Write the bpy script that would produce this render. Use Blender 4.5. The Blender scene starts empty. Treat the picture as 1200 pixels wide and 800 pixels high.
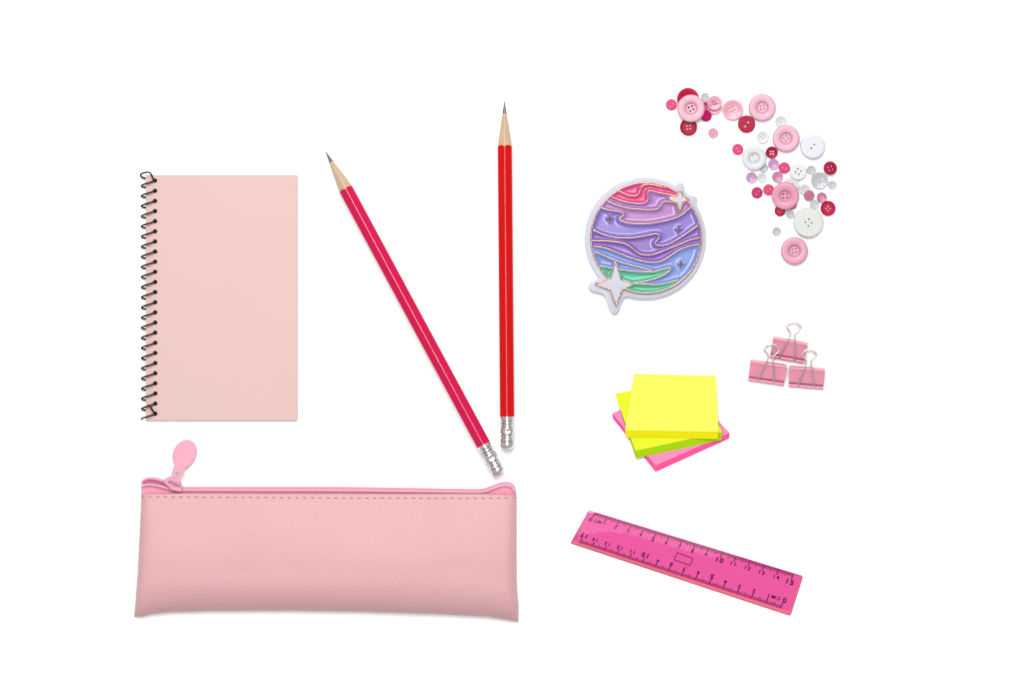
import bpy, bmesh, math, random
import numpy as np
from mathutils import Vector, Matrix

# ---------------------------------------------------------------- camera, world, light
# one photo pixel = 0.01 unit = 0.5 mm
S = 0.01
sc = bpy.context.scene
sc.unit_settings.scale_length = 0.05
def X(px): return (px - 600) * S
def Y(py): return (400 - py) * S

cam_d = bpy.data.cameras.new('camera')
cam = bpy.data.objects.new('camera', cam_d)
sc.collection.objects.link(cam)
cam.location = (0, 0, 60)
cam_d.sensor_width = 36
cam_d.lens = 36 * 60 / 12
cam_d.clip_start = 1
cam_d.clip_end = 1000
sc.camera = cam

world = bpy.data.worlds.new('World')
sc.world = world
world.use_nodes = True
bg = world.node_tree.nodes['Background']
bg.inputs[0].default_value = (1, 1, 1, 1)
bg.inputs[1].default_value = 0.60

key_d = bpy.data.lights.new('softbox', 'AREA')
key_d.shape = 'RECTANGLE'
key_d.size = 24
key_d.size_y = 15
key_d.energy = 10900
key_d.color = (1.0, 0.985, 0.965)
key = bpy.data.objects.new('softbox', key_d)
sc.collection.objects.link(key)
key.location = (-1.0, 15, 30)
key.rotation_euler = (Vector((0, 0, 0)) - key.location).to_track_quat('-Z', 'Y').to_euler()

top_d = bpy.data.lights.new('glint_strip', 'AREA')           # added lamp, hung higher, draws the long glints on the pencils
top_d.shape = 'RECTANGLE'
top_d.size = 3.6
top_d.size_y = 10
top_d.energy = 3400
top_d.color = (1.0, 0.99, 0.975)
top = bpy.data.objects.new('glint_strip', top_d)
sc.collection.objects.link(top)
top.location = (-2.0, 1.6, 40)

sc.view_settings.view_transform = 'Standard'
sc.view_settings.look = 'None'
sc.view_settings.exposure = 0
sc.view_settings.gamma = 1

random.seed(7)
E = 1.74            # light on an upward face, used to turn seen colours into surface colours

# ---------------------------------------------------------------- materials
def lin(c):
    c /= 255.0
    return c / 12.92 if c <= 0.04045 else ((c + 0.055) / 1.055) ** 2.4
def seen(r, g, b, k=None):
    k = E if k is None else k
    return (min(lin(r) / k, .95), min(lin(g) / k, .95), min(lin(b) / k, .95), 1)
def node_mat(name):
    m = bpy.data.materials.new(name)
    m.use_nodes = True
    return m, m.node_tree, m.node_tree.nodes['Principled BSDF']
def plain(name, col, rough=.5, metal=0, spec=.5, bump=0, bscale=40, vary=0, vscale=3, coat=0):
    m, nt, p = node_mat(name)
    p.inputs['Base Color'].default_value = col
    p.inputs['Roughness'].default_value = rough
    p.inputs['Metallic'].default_value = metal
    p.inputs['Specular IOR Level'].default_value = spec
    p.inputs['Coat Weight'].default_value = coat
    p.inputs['Coat Roughness'].default_value = .05
    tc = nt.nodes.new('ShaderNodeTexCoord')
    if vary:
        n = nt.nodes.new('ShaderNodeTexNoise')
        n.inputs['Scale'].default_value = vscale
        n.inputs['Detail'].default_value = 5
        nt.links.new(tc.outputs['Object'], n.inputs['Vector'])
        mx = nt.nodes.new('ShaderNodeMix'); mx.data_type = 'RGBA'
        mx.inputs['A'].default_value = tuple(c * (1 - vary) for c in col[:3]) + (1,)
        mx.inputs['B'].default_value = tuple(min(c * (1 + vary), .97) for c in col[:3]) + (1,)
        nt.links.new(n.outputs['Fac'], mx.inputs['Factor'])
        nt.links.new(mx.outputs['Result'], p.inputs['Base Color'])
    if bump:
        n2 = nt.nodes.new('ShaderNodeTexNoise')
        n2.inputs['Scale'].default_value = bscale
        n2.inputs['Detail'].default_value = 4
        nt.links.new(tc.outputs['Object'], n2.inputs['Vector'])
        b = nt.nodes.new('ShaderNodeBump')
        b.inputs['Strength'].default_value = bump
        b.inputs['Distance'].default_value = .02
        nt.links.new(n2.outputs['Fac'], b.inputs['Height'])
        nt.links.new(b.outputs['Normal'], p.inputs['Normal'])
    return m
def clear(name, tint, body, frac=.5, rough=.15, glitter=0):
    """see-through plastic: part of the light goes straight through, the rest meets a milky glossy body"""
    m, nt, p = node_mat(name)
    p.inputs['Base Color'].default_value = body
    p.inputs['Roughness'].default_value = rough
    t = nt.nodes.new('ShaderNodeBsdfTransparent')
    t.inputs[0].default_value = tint
    mx = nt.nodes.new('ShaderNodeMixShader')
    mx.inputs[0].default_value = 1 - frac
    nt.links.new(t.outputs[0], mx.inputs[1])
    nt.links.new(p.outputs[0], mx.inputs[2])
    nt.links.new(mx.outputs[0], nt.nodes['Material Output'].inputs[0])
    if glitter:
        tc = nt.nodes.new('ShaderNodeTexCoord')
        v = nt.nodes.new('ShaderNodeTexVoronoi'); v.inputs['Scale'].default_value = glitter
        nt.links.new(tc.outputs['Object'], v.inputs['Vector'])
        b = nt.nodes.new('ShaderNodeBump'); b.inputs['Strength'].default_value = .18; b.inputs['Distance'].default_value = .02
        nt.links.new(v.outputs['Color'], b.inputs['Height'])
        nt.links.new(b.outputs['Normal'], p.inputs['Normal'])
    return m

M = {}
M['ground'] = plain('white_board', (.90, .90, .90, 1), .7, spec=.2)
M['cover'] = plain('pink_card', seen(251, 213, 209), .7, spec=.12, vary=.02, vscale=1.2, bump=.05, bscale=60)
M['pages'] = plain('page_paper', (.62, .55, .52, 1), .8)
M['board'] = plain('brown_board', (.05, .025, .02, 1), .9)
M['wire'] = plain('black_wire', (.010, .006, .006, 1), .3, spec=.35)
M['case'] = plain('pink_leatherette', seen(248, 191, 195), .46, spec=.3, bump=.32, bscale=64, vary=.04, vscale=1.1)
M['thread'] = plain('rose_thread', seen(222, 158, 162), .8)
M['zip'] = plain('zipper_pink', seen(252, 164, 194, 1.5), .6, bump=.3, bscale=60)
M['teeth'] = plain('teeth_pink', seen(255, 184, 210, 1.45), .4)
M['slider'] = plain('slider_pink', seen(254, 180, 203, 1.6), .6, spec=.2, vary=.02, vscale=4)
M['pink_paint'] = plain('magenta_lacquer', seen(232, 10, 84), .16, spec=.30)
M['red_paint'] = plain('red_lacquer', seen(232, 2, 10), .16, spec=.22)
M['lead'] = plain('graphite', (.09, .09, .10, 1), .3, metal=.5)
M['silver'] = plain('tinned_ferrule', (.64, .63, .63, 1), .2, metal=1, vary=.40, vscale=16)
M['steel'] = plain('nickel_wire', (.54, .53, .52, 1), .34, metal=.9)
M['clip'] = plain('pink_enamelled_steel', seen(250, 160, 186, 1.55), .28, spec=.5)
M['gold'] = plain('rose_gold', (.40, .26, .19, 1), .2, metal=1)
M['rim'] = plain('lavender_acrylic', seen(218, 219, 239), .3, spec=.3, vary=.02, vscale=4)
M['star'] = plain('pearl_acrylic', seen(228, 228, 243), .5, spec=.12)

# wood with grain along the pencil
m, nt, p = node_mat('cedar_wood')
tc = nt.nodes.new('ShaderNodeTexCoord'); mp = nt.nodes.new('ShaderNodeMapping')
mp.inputs['Scale'].default_value = (40, 3, 40)
nz = nt.nodes.new('ShaderNodeTexNoise'); nz.inputs['Scale'].default_value = 1.6; nz.inputs['Detail'].default_value = 6
mx = nt.nodes.new('ShaderNodeMix'); mx.data_type = 'RGBA'
mx.inputs['A'].default_value = seen(210, 172, 132); mx.inputs['B'].default_value = seen(243, 212, 178)
nt.links.new(tc.outputs['Object'], mp.inputs[0]); nt.links.new(mp.outputs[0], nz.inputs['Vector'])
nt.links.new(nz.outputs['Fac'], mx.inputs['Factor']); nt.links.new(mx.outputs['Result'], p.inputs['Base Color'])
p.inputs['Roughness'].default_value = .6
M['wood'] = m

# paper pads: plain top, sides with sheet lines
def pad_side(name, col):
    m, nt, p = node_mat(name)
    tc = nt.nodes.new('ShaderNodeTexCoord'); mp = nt.nodes.new('ShaderNodeMapping')
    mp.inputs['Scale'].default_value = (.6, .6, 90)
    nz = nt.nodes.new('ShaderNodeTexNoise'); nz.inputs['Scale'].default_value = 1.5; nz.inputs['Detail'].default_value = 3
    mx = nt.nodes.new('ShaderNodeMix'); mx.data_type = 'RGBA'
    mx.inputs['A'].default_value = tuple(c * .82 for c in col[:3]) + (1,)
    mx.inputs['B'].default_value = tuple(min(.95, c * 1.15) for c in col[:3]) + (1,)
    nt.links.new(tc.outputs['Object'], mp.inputs[0]); nt.links.new(mp.outputs[0], nz.inputs['Vector'])
    nt.links.new(nz.outputs['Fac'], mx.inputs['Factor']); nt.links.new(mx.outputs['Result'], p.inputs['Base Color'])
    p.inputs['Roughness'].default_value = .8
    p.inputs['Specular IOR Level'].default_value = .15
    return m

# ---------------------------------------------------------------- geometry helpers
def link(name, bm, mats, parent=None, smooth=35):
    me = bpy.data.meshes.new(name)
    bmesh.ops.recalc_face_normals(bm, faces=bm.faces[:])
    bm.to_mesh(me); bm.free()
    for mm in (mats if isinstance(mats, (list, tuple)) else [mats]): me.materials.append(mm)
    if smooth is not None:
        me.polygons.foreach_set('use_smooth', [True] * len(me.polygons))
        if smooth < 180: me.set_sharp_from_angle(angle=math.radians(smooth))
    o = bpy.data.objects.new(name, me)
    sc.collection.objects.link(o)
    if parent: o.parent = parent
    return o
def tag(o, label=None, cat=None, group=None, kind=None):
    if label: o['label'] = label
    if cat: o['category'] = cat
    if group: o['group'] = group
    if kind: o['kind'] = kind
    return o
def empty(name, loc, rz=0):
    o = bpy.data.objects.new(name, None)
    o.empty_display_size = .2
    sc.collection.objects.link(o)
    o.location = loc; o.rotation_euler = (0, 0, rz)
    return o
def catmull(pts, n=6, closed=False):
    pts = [Vector(p) for p in pts]
    out = []; N = len(pts)
    for i in range(N if closed else N - 1):
        if closed:
            a, b, c, d = pts[(i-1) % N], pts[i], pts[(i+1) % N], pts[(i+2) % N]
        else:
            a, b, c, d = pts[max(i-1, 0)], pts[i], pts[i+1], pts[min(i+2, N-1)]
        for k in range(n):
            t = k / n
            out.append(.5 * ((2*b) + (c-a)*t + (2*a-5*b+4*c-d)*t*t + (3*b-a-3*c+d)*t**3))
    if not closed: out.append(pts[-1])
    return out
def tube(bm, pts, r, segs=8, closed=False, taper=None, flat=1.0):
    """sweep a round section along 3-D points; r may be a list; flat squashes it in z"""
    pts = [Vector(p) for p in pts]; N = len(pts)
    rings = []; prev = None
    for i, p in enumerate(pts):
        if closed: t = pts[(i+1) % N] - pts[(i-1) % N]
        else: t = pts[min(i+1, N-1)] - pts[max(i-1, 0)]
        if t.length < 1e-9: t = Vector((0, 1, 0))
        t.normalize()
        if prev is None:
            up = Vector((0, 0, 1))
            if abs(t.dot(up)) > .95: up = Vector((1, 0, 0))
            n = (up - t * up.dot(t)).normalized()
        else:
            n = prev - t * prev.dot(t)
            n = n.normalized() if n.length > 1e-6 else t.orthogonal().normalized()
        prev = n; b = t.cross(n)
        rr = r[i] if isinstance(r, (list, tuple)) else r
        rings.append([bm.verts.new(p + n * (rr*flat*math.cos(2*math.pi*k/segs)) + b * (rr*math.sin(2*math.pi*k/segs))) for k in range(segs)])
    for i in range(N if closed else N - 1):
        A, B = rings[i], rings[(i+1) % N]
        for k in range(segs):
            bm.faces.new((A[k], A[(k+1) % segs], B[(k+1) % segs], B[k]))
    if not closed:
        bm.faces.new(rings[0][::-1]); bm.faces.new(rings[-1])
def prism(bm, poly, z0, z1, bevel=0, segs=3, mat=0):
    """poly: xy pairs in units"""
    lo = [bm.verts.new((x, y, z0)) for x, y in poly]
    hi = [bm.verts.new((x, y, z1)) for x, y in poly]
    N = len(poly)
    fs = [bm.faces.new(lo[::-1]), bm.faces.new(hi)]
    for i in range(N): fs.append(bm.faces.new((lo[i], lo[(i+1) % N], hi[(i+1) % N], hi[i])))
    for f in fs: f.material_index = mat
    if bevel:
        bmesh.ops.recalc_face_normals(bm, faces=fs)
        ed = [e for e in fs[1].edges]
        bmesh.ops.bevel(bm, geom=ed, offset=bevel, segments=segs, profile=.5, affect='EDGES', clamp_overlap=True)
    return fs
def grid(bm, rows, mat=0, closed_u=False):
    vs = [[bm.verts.new(p) for p in r] for r in rows]
    for j in range(len(vs) - 1):
        n = len(vs[j])
        for i in range(n if closed_u else n - 1):
            f = bm.faces.new((vs[j][i], vs[j][(i+1) % n], vs[j+1][(i+1) % n], vs[j+1][i])); f.material_index = mat
    return vs
def ellipse(cx, cy, a, b, rot, n=40):
    out = []
    for i in range(n):
        t = 2*math.pi*i/n
        u, v = a*math.cos(t), b*math.sin(t)
        out.append((cx + u*math.cos(rot) - v*math.sin(rot), cy + u*math.sin(rot) + v*math.cos(rot)))
    return out
def interp(x, pts):
    for (a, b), (c, d) in zip(pts, pts[1:]):
        if x <= c:
            t = (x - a) / (c - a) if c != a else 0
            t = min(max(t, 0), 1)
            return b + (d - b) * t
    return pts[-1][1]
def smoothstep(a, b, x):
    t = min(max((x - a) / (b - a), 0), 1)
    return t * t * (3 - 2 * t)

# ---------------------------------------------------------------- ground
bm = bmesh.new()
grid(bm, [[(-150, -150, 0), (150, -150, 0)], [(-150, 150, 0), (150, 150, 0)]])
tag(link('ground', bm, M['ground'], smooth=None), kind='structure')

# ---------------------------------------------------------------- spiral notebook
def fill_with_holes(bm, outer, holes, z):
    loops = []; edges = []
    for lp in [outer] + holes:
        vs = [bm.verts.new((x, y, z)) for x, y in lp]
        loops.append(vs)
        for i in range(len(vs)): edges.append(bm.edges.new((vs[i], vs[(i+1) % len(vs)])))
    bmesh.ops.triangle_fill(bm, use_beauty=True, use_dissolve=False, edges=edges)
    return loops
def plate(bm, outer, holes, z0, z1):
    a = fill_with_holes(bm, outer, holes, z0)
    b = fill_with_holes(bm, outer, holes, z1)
    for la, lb in zip(a, b):
        n = len(la)
        for i in range(n): bm.faces.new((la[i], la[(i+1) % n], lb[(i+1) % n], lb[i]))
def round_rect(x0, y0, x1, y1, rads, n=6):
    """rads for corners (x0,y0),(x1,y0),(x1,y1),(x0,y1)"""
    out = []
    cs = [(x0, y0, 1, 1, 180), (x1, y0, -1, 1, 270), (x1, y1, -1, -1, 0), (x0, y1, 1, -1, 90)]
    for (cx, cy, sx, sy, a0), r in zip(cs, rads):
        for k in range(n + 1):
            a = math.radians(a0 + 90 * k / n)
            out.append((cx + sx*r + r*math.cos(a), cy + sy*r + r*math.sin(a)))
    return out

nb = empty('spiral_notebook', (X(171.5), Y(492), 0))
tag(nb, 'pale pink spiral notebook lying closed above the pencil case, bound with black wire', 'notebook')
ox, oy = X(171.5), Y(492)
def nx(px): return X(px) - ox
def ny(py): return Y(py) - oy
hy = [212 + k * 272.5 / 23 for k in range(24)]
hx = [182.0 + .35 * k / 23 for k in range(24)]
holes = [ellipse(nx(a), ny(b), .027, .027, 0, 14) for a, b in zip(hx, hy)]
rect = round_rect(nx(171.5), ny(492), nx(348.8), ny(205.3), (.008, .012, .012, .008))
rect2 = round_rect(nx(172.1), ny(491.3), nx(348), ny(206), (.008, .012, .012, .008))
bm = bmesh.new(); plate(bm, rect, holes, .044, .054); link('front_cover', bm, M['cover'], nb, 30)
bm = bmesh.new(); plate(bm, rect2, [h[:] for h in holes], .011, .043); link('page_block', bm, M['pages'], nb, 30)
bm = bmesh.new(); prism(bm, rect, .002, .010); link('back_cover', bm, M['board'], nb, 30)
bm = bmesh.new()
pts = []
cxw, czw, rw, rz = 174.1, 5.4, 8.2, 4.2
# one continuous helix: out of a hole, over the edge to the left, under and back up the next hole
def turn(k, a):
    y0 = hy[0] + (k + a) * 272.5 / 23
    th = math.radians(25) + a * 2 * math.pi          # a = 0 at the hole, anticlockwise over the top
    x = cxw + rw * math.cos(th) + .3 * k / 23
    y = y0 + .5 * math.sin(2 * math.pi * a) + .45 * (1 - math.cos(2 * math.pi * a))
    return Vector((nx(x), ny(y), (czw + rz * math.sin(th)) * S))
N = 28
start = [Vector((nx(165.4), ny(206.4), .07)), Vector((nx(170.2), ny(209.2), .02))]
pts = [Vector((nx(170.6), ny(209.2), .03)), Vector((nx(167.2), ny(208.2), .05)), Vector((nx(165.1), ny(205.7), .06)), Vector((nx(166.6), ny(203.8), .08)),
       Vector((nx(170.5), ny(202.7), .09)), Vector((nx(174.8), ny(202.3), .095)), Vector((nx(177.8), ny(204.6), .092)), Vector((nx(179.6), ny(208.6), .085)), Vector((nx(180.6), ny(212), .07))]
bm2pts = catmull(pts, 5)
tube(bm, bm2pts, .0108, 8)
pts = [turn(k, a / N) for k in range(23) for a in range(N)] + [turn(23, a / N) for a in range(14)]
tube(bm, pts, .0108, 8)
pts = [Vector((nx(182.2), ny(484.8), .055)), Vector((nx(180.5), ny(482), .078)), Vector((nx(178.2), ny(478.4), .095)), Vector((nx(176), ny(475.2), .10)), Vector((nx(173.5), ny(474.2), .10))]
tube(bm, catmull(pts, 5), .0108, 8)
link('spiral_binding', bm, M['wire'], nb, 180)

# ---------------------------------------------------------------- pencils
def lathe_y(bm, prof, n=40, cap0=True, cap1=True, z0=0, dent=None):
    rows = []
    for (y, r) in prof:
        row = []
        for k in range(n):
            a = 2*math.pi*k/n
            rr = r
            if dent: rr = r - dent(y, a)
            row.append((rr*math.cos(a), y, z0 + rr*math.sin(a)))
        rows.append(row)
    vs = grid(bm, rows, closed_u=True)
    if cap0: bm.faces.new(vs[0][::-1])
    if cap1: bm.faces.new(vs[-1])
def make_pencil(end, tip, half_w, roll, paint, label, ferr, cone, leadlen):
    ex, ey = end; tx, ty = tip
    L = math.hypot(tx-ex, ty-ey) * S
    d = Vector((X(tx)-X(ex), Y(ty)-Y(ey)))
    root = empty('pencil', (X(ex), Y(ey), 0), math.atan2(d.y, d.x) - math.pi/2)
    tag(root, label, 'pencil', 'sharpened pencils')
    R = half_w * S / math.cos(math.radians(30))      # corner radius for a vertex-up hexagon
    zc = R * .99
    apo = R * math.cos(math.pi/6)
    n = 192
    def rho(a):                                         # rounded hexagon, corner near the top
        b = (a - math.pi/2 - roll) % (math.pi/3)
        b = min(b, math.pi/3 - b)                       # 0 at corner, 30 deg at flat middle
        r = apo / math.cos(math.pi/6 - b)
        return min(r, R * .945)
    tan = R / (cone * S)
    yf = ferr * S
    yl = L - leadlen * S
    rl = leadlen * S * tan
    body = [[], []]; wood = []; 
    rows_b = [[], [], [], []]; rows_w = [[], [], []]
    for k in range(n):
        a = 2*math.pi*k/n; r = rho(a)
        yb = L - (r * .35 + R * .90 * .65) / tan
        c, s = math.cos(a), math.sin(a)
        for q, yy in enumerate((yf, yf + (yb-yf)*.5, yb - .004, yb)):
            rr = r if q < 3 else r - .003
            rows_b[q].append((rr*c, yy, zc + rr*s))
        for q, f in enumerate((0, .5, 1)):
            yy = yb + (yl - yb) * f
            rr = (r - .003) + (rl - (r - .003)) * f
            if q == 1: rr += .0015 * math.sin(5*a)
            rows_w[q].append((rr*c, yy, zc + rr*s))
    bm = bmesh.new(); vs = grid(bm, rows_b, closed_u=True); bm.faces.new(vs[0][::-1]); link('barrel', bm, paint, root, 12)
    bm = bmesh.new(); grid(bm, rows_w, closed_u=True); link('sharpened_wood', bm, M['wood'], root, 180)
    bm = bmesh.new(); lathe_y(bm, [(yl, rl), (L - .025, .008), (L-.006, .0045), (L, .001)], 20, z0=zc); link('lead', bm, M['lead'], root, 60)
    # ferrule: ring grooves, crimped waist, dimpled collar
    r0 = half_w * S * 1.0
    P = []
    f = yf + .01
    def groove(y): return -.006 * math.exp(-((y)/.009)**2)
    yy = f
    while yy > .085:
        g = 0
        for gy in (f-.06, f-.095, f-.13, .165, .128): g += -.019 * math.exp(-((yy-gy)/.008)**2)
        for gy in (f-.078, f-.112, .147): g += .003 * math.exp(-((yy-gy)/.009)**2)
        bulge = .003 * math.sin((f-yy)/(f-.085)*math.pi)
        P.append((yy, r0 + g + bulge)); yy -= .005
    def dent(y, a):
        dd = 0
        if .17 < y < .245:
            dd = .010 * math.exp(-((y-.207)/.02)**2) * max(0, math.cos(4*a + .6))**2
        return dd
    P.append((.083, r0 - .012))
    bm = bmesh.new(); lathe_y(bm, P, 48, z0=zc, dent=dent); fo = link('ferrule', bm, M['silver'], root, 40)
    Pe = [(.10, r0*.86), (.082, r0*.86), (.076, r0*.98), (.05, r0*1.02)] + [(.045 - .045*math.sin(t), r0*(.62 + .40*math.cos(t))) for t in [i*math.pi/2/8 for i in range(1, 9)]]
    bm = bmesh.new(); lathe_y(bm, Pe, 40, z0=zc); link('end_cap', bm, M['silver'], root, 50)
    return root
make_pencil((585.3, 554.8), (381.8, 177.6), 8.25, math.radians(2), M['pink_paint'],
            'dark pink pencil lying diagonally, its tip pointing up and left toward the notebook', 39, 55, 14.5)
make_pencil((594.7, 525.2), (591.2, 119.3), 8.3, math.radians(2), M['red_paint'],
            'bright red pencil lying straight up and down between the pink pencil and the planet badge', 37.5, 57.5, 14.5)

# ---------------------------------------------------------------- pencil case
pc = empty('pencil_case', (X(385), Y(722), 0))
tag(pc, 'long pink leatherette pencil case with a zipper along its top and an oval pull tag', 'pencil case')
cx0, cy0 = X(385), Y(722)
def qx(px): return X(px) - cx0
def qy(py): return Y(py) - cy0
Lp = [(0, 166), (25, 165.2), (60, 163.8), (95, 162), (125, 159.6), (138, 158.2), (146, 157.4)]      # left edge: y offset from 577 -> x
Rp = [(0, 605.4), (60, 605.2), (100, 605.3), (118, 606.2), (130, 607.6), (150, 607.4)]
Tp = [(0, 577), (.1, 576.6), (.5, 577.3), (.95, 577.6), (1, 579)]                                # top edge along s
Bp = [(0, 722), (.02, 721.6), (.045, 718.6), (.09, 716.3), (.2, 714.8), (.4, 714.4), (.6, 715.8), (.8, 718.6), (.92, 721.6), (.97, 725.2), (1, 728)]
def case_xy(s, t):
    yt, yb = interp(s, Tp), interp(s, Bp)
    y = yt + (yb - yt) * t
    o = (y - 577)
    xl, xr = interp(o, Lp), interp(o, Rp)
    return xl + (xr - xl) * s, y
def soft_edge(d, w): return 1 - math.exp(-max(d, 0) / w)
def q_round(d, w):
    u = min(max(d / w, 0), 1)
    return math.sqrt(max(0, 1 - (1 - u) ** 2.0))
def case_z(s, t, x, y):
    W = 442
    dl, dr = s * W, (1 - s) * W
    yt, yb = interp(s, Tp), interp(s, Bp)
    db = yb - y; dt = y - yt
    zt = 13 + 19 * smoothstep(-.3, .6, t)                  # slopes up away from the zip
    zt *= .08 + .92 * q_round(db, 40)                        # rolls down to the bottom seam
    side = (.32 + .55 * soft_edge(dl, 3.2) + .13 * soft_edge(dl, 28)) * (.30 + .53 * soft_edge(dr, 3.6) + .17 * soft_edge(dr, 34))
    z = zt * side
    z *= .55 + .45 * q_round(dt, 2.2)
    # faint slack and dents of a soft case
    z += .55 * math.sin(x * .021 + 1.1) * math.sin(y * .055) * min(1, db / 30) * min(1, dl/30) * min(1, dr/30)
    z -= .8 * math.exp(-((x - 540) / 16) ** 2 - ((y - 660) / 9) ** 2)
    z -= .6 * math.exp(-((x - 480) / 30) ** 2 - ((y - 640) / 12) ** 2)
    return max(z, 1.6) * S
def dense(n, e, w):                                          # samples crowded toward both ends
    out = []
    for i in range(n + 1):
        u = i / n
        out.append(u - e * math.sin(2 * math.pi * u) / (2 * math.pi))
    return out
ss = dense(150, .93, 0); ts = dense(70, .85, 0)
bm = bmesh.new()
rows_t = []; rows_l = []
for t in ts:
    rt = []; rl_ = []
    for s in ss:
        x, y = case_xy(s, t)
        rt.append((qx(x), qy(y), case_z(s, t, x, y)))
        rl_.append((qx(x), qy(y), .004))
    rows_t.append(rt); rows_l.append(rl_)
grid(bm, rows_t); grid(bm, rows_l)
per = lambda rows: rows[0][:] + [r[-1] for r in rows[1:-1]] + rows[-1][::-1] + [r[0] for r in rows[1:-1]][::-1]
grid(bm, [per(rows_t), per(rows_l)], closed_u=True)
bmesh.ops.remove_doubles(bm, verts=bm.verts[:], dist=.0004)
link('leatherette_body', bm, M['case'], pc, 80)
# stitches: one thread that dips under the leatherette between stitches
bm = bmesh.new(); run = []
x = 168.0
while x < 603:
    s = (x - 166) / 439
    yy = interp(x, [(166, 580.4), (200, 581.3), (390, 582.4), (560, 582.9), (604, 582.2)])
    def sz(px, py):
        yt, yb = interp((px-166)/439, Tp), interp((px-166)/439, Bp)
        return case_z((px-166)/439, (py-yt)/(yb-yt), px, py)
    w = 1.9 + random.uniform(-.3, .3)
    p = [Vector((qx(x + k), qy(yy + .25 * k / w + random.uniform(-.1, .1)), sz(x + k, yy) + h)) for k, h in ((-w, -.004), (-w*.5, .003), (0, .0045), (w*.5, .003), (w, -.004))]
    run += [q_ for q_ in p[1:-1]] if False else [Vector((p[0].x, p[0].y, p[0].z - .012))] + p + [Vector((p[-1].x, p[-1].y, p[-1].z - .012))]
    x += 9.05
tube(bm, run, .0062, 6)
link('stitching', bm, M['thread'], pc, 180)
# zipper tape: far side tape and near side tape, with the gap between them at the open left end
tape_top = [(166.5, 563.5), (171, 559.5), (178, 558.6), (186, 559.6), (193, 562.4), (200, 566.5), (207, 569.3), (216, 570), (300, 569.8), (400, 570), (480, 571.2), (540, 572.3), (562, 572.4),
            (572, 570.2), (582, 566.4), (591, 564.2), (598, 564.8), (602.5, 568), (604.2, 573), (604.5, 577.5)]
bm = bmesh.new()
tt = catmull([(a, b, 0) for a, b in tape_top], 8)
rows = [[], [], [], [], []]
for p in tt:
    ym = 578.6
    for q, (f, z) in enumerate(((0, .012), (.0, .085), (.12, .10), (.6, .095), (1, .085))):
        yy = p.y + (ym - p.y) * f
        rows[q].append((qx(p.x), qy(yy), z))
vs = grid(bm, rows)
link('zipper_tape', bm, M['zip'], pc, 60)
# teeth rows
bm = bmesh.new()
def teeth(path, z, r, pitch=2.1):
    pp = catmull([(a, b, 0) for a, b in path], 14)
    base = [Vector((qx(p.x), qy(p.y), z - .006)) for p in pp]
    tube(bm, base, r * .8, 8)
    out = [pp[0]]; left = pitch
    for a, b in zip(pp, pp[1:]):
        l = (b - a).length; pos = 0
        while l - pos >= left:
            pos += left; left = pitch; out.append(a.lerp(b, pos / l))
        left -= l - pos
    for i in range(len(out) - 1):
        p = out[i]; d = (out[i+1] - p); d = d.normalized() if d.length else Vector((1, 0, 0))
        c = Vector((qx(p.x), qy(p.y), z))
        n = Vector((d.y, d.x, 0)).normalized()                # across the row (y is flipped)
        tube(bm, [c - n*r*1.5, c - n*r*.9 + Vector((0,0,.004)), c + n*r*.9 + Vector((0,0,.004)), c + n*r*1.5], [.003, .0078, .0078, .003], 6)
teeth([(213, 573.6), (300, 573.9), (390, 574.0), (480, 575), (540, 575.8), (562, 575.8), (572, 574), (582, 570.2), (591, 568.2), (598, 568.8), (601.5, 572), (603, 576)], .112, .0135)
teeth([(168, 563), (172, 560.6), (178, 560.0), (186, 561.3), (193, 564.4), (200, 568.6), (206, 572)], .118, .012)
teeth([(167, 568.6), (174, 567.3), (182, 567.8), (190, 569.6), (198, 571.8), (205, 573.4)], .118, .0135)
link('zipper_teeth', bm, M['teeth'], pc, 60)
# dark pink fold of lining between the parted rows
bm = bmesh.new()
prism(bm, [(qx(a), qy(b)) for a, b in ((169, 563.2), (178, 561.6), (187, 563.4), (196, 568), (188, 567.4), (178, 565.6), (169, 566.2))], .09, .106)
link('lining', bm, plain('lining_pink', seen(232, 105, 150), .7), pc, 30)
# slider and pull tab
bm = bmesh.new()
sl = [(190.9, 562.4), (195.5, 559.2), (200.5, 557.5), (206, 558.4), (210.8, 560.4), (213, 565), (214.8, 570.2), (213.6, 575.6), (207.5, 574.6), (201.2, 572.6), (197.5, 569.6), (194, 566.4)]
prism(bm, [(qx(a), qy(b)) for a, b in sl][::-1], .10, .165, .022, 3)
prism(bm, [(qx(a), qy(b)) for a, b in ((201.3, 569.0), (213.9, 571.4), (213.4, 575.9), (201.0, 572.9))][::-1], .11, .178, .012, 2)
slider = link('zipper_slider', bm, M['slider'], pc, 40)
bm = bmesh.new()
tube(bm, catmull([(qx(199.0), qy(564.6), .16), (qx(200.2), qy(562.4), .19), (qx(203.2), qy(561.8), .215), (qx(207), qy(563.8), .215), (qx(210), qy(566.8), .19), (qx(212.2), qy(568.6), .16)], 6), .0135, 10)
link('slider_bridge', bm, M['slider'], slider, 180)
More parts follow.
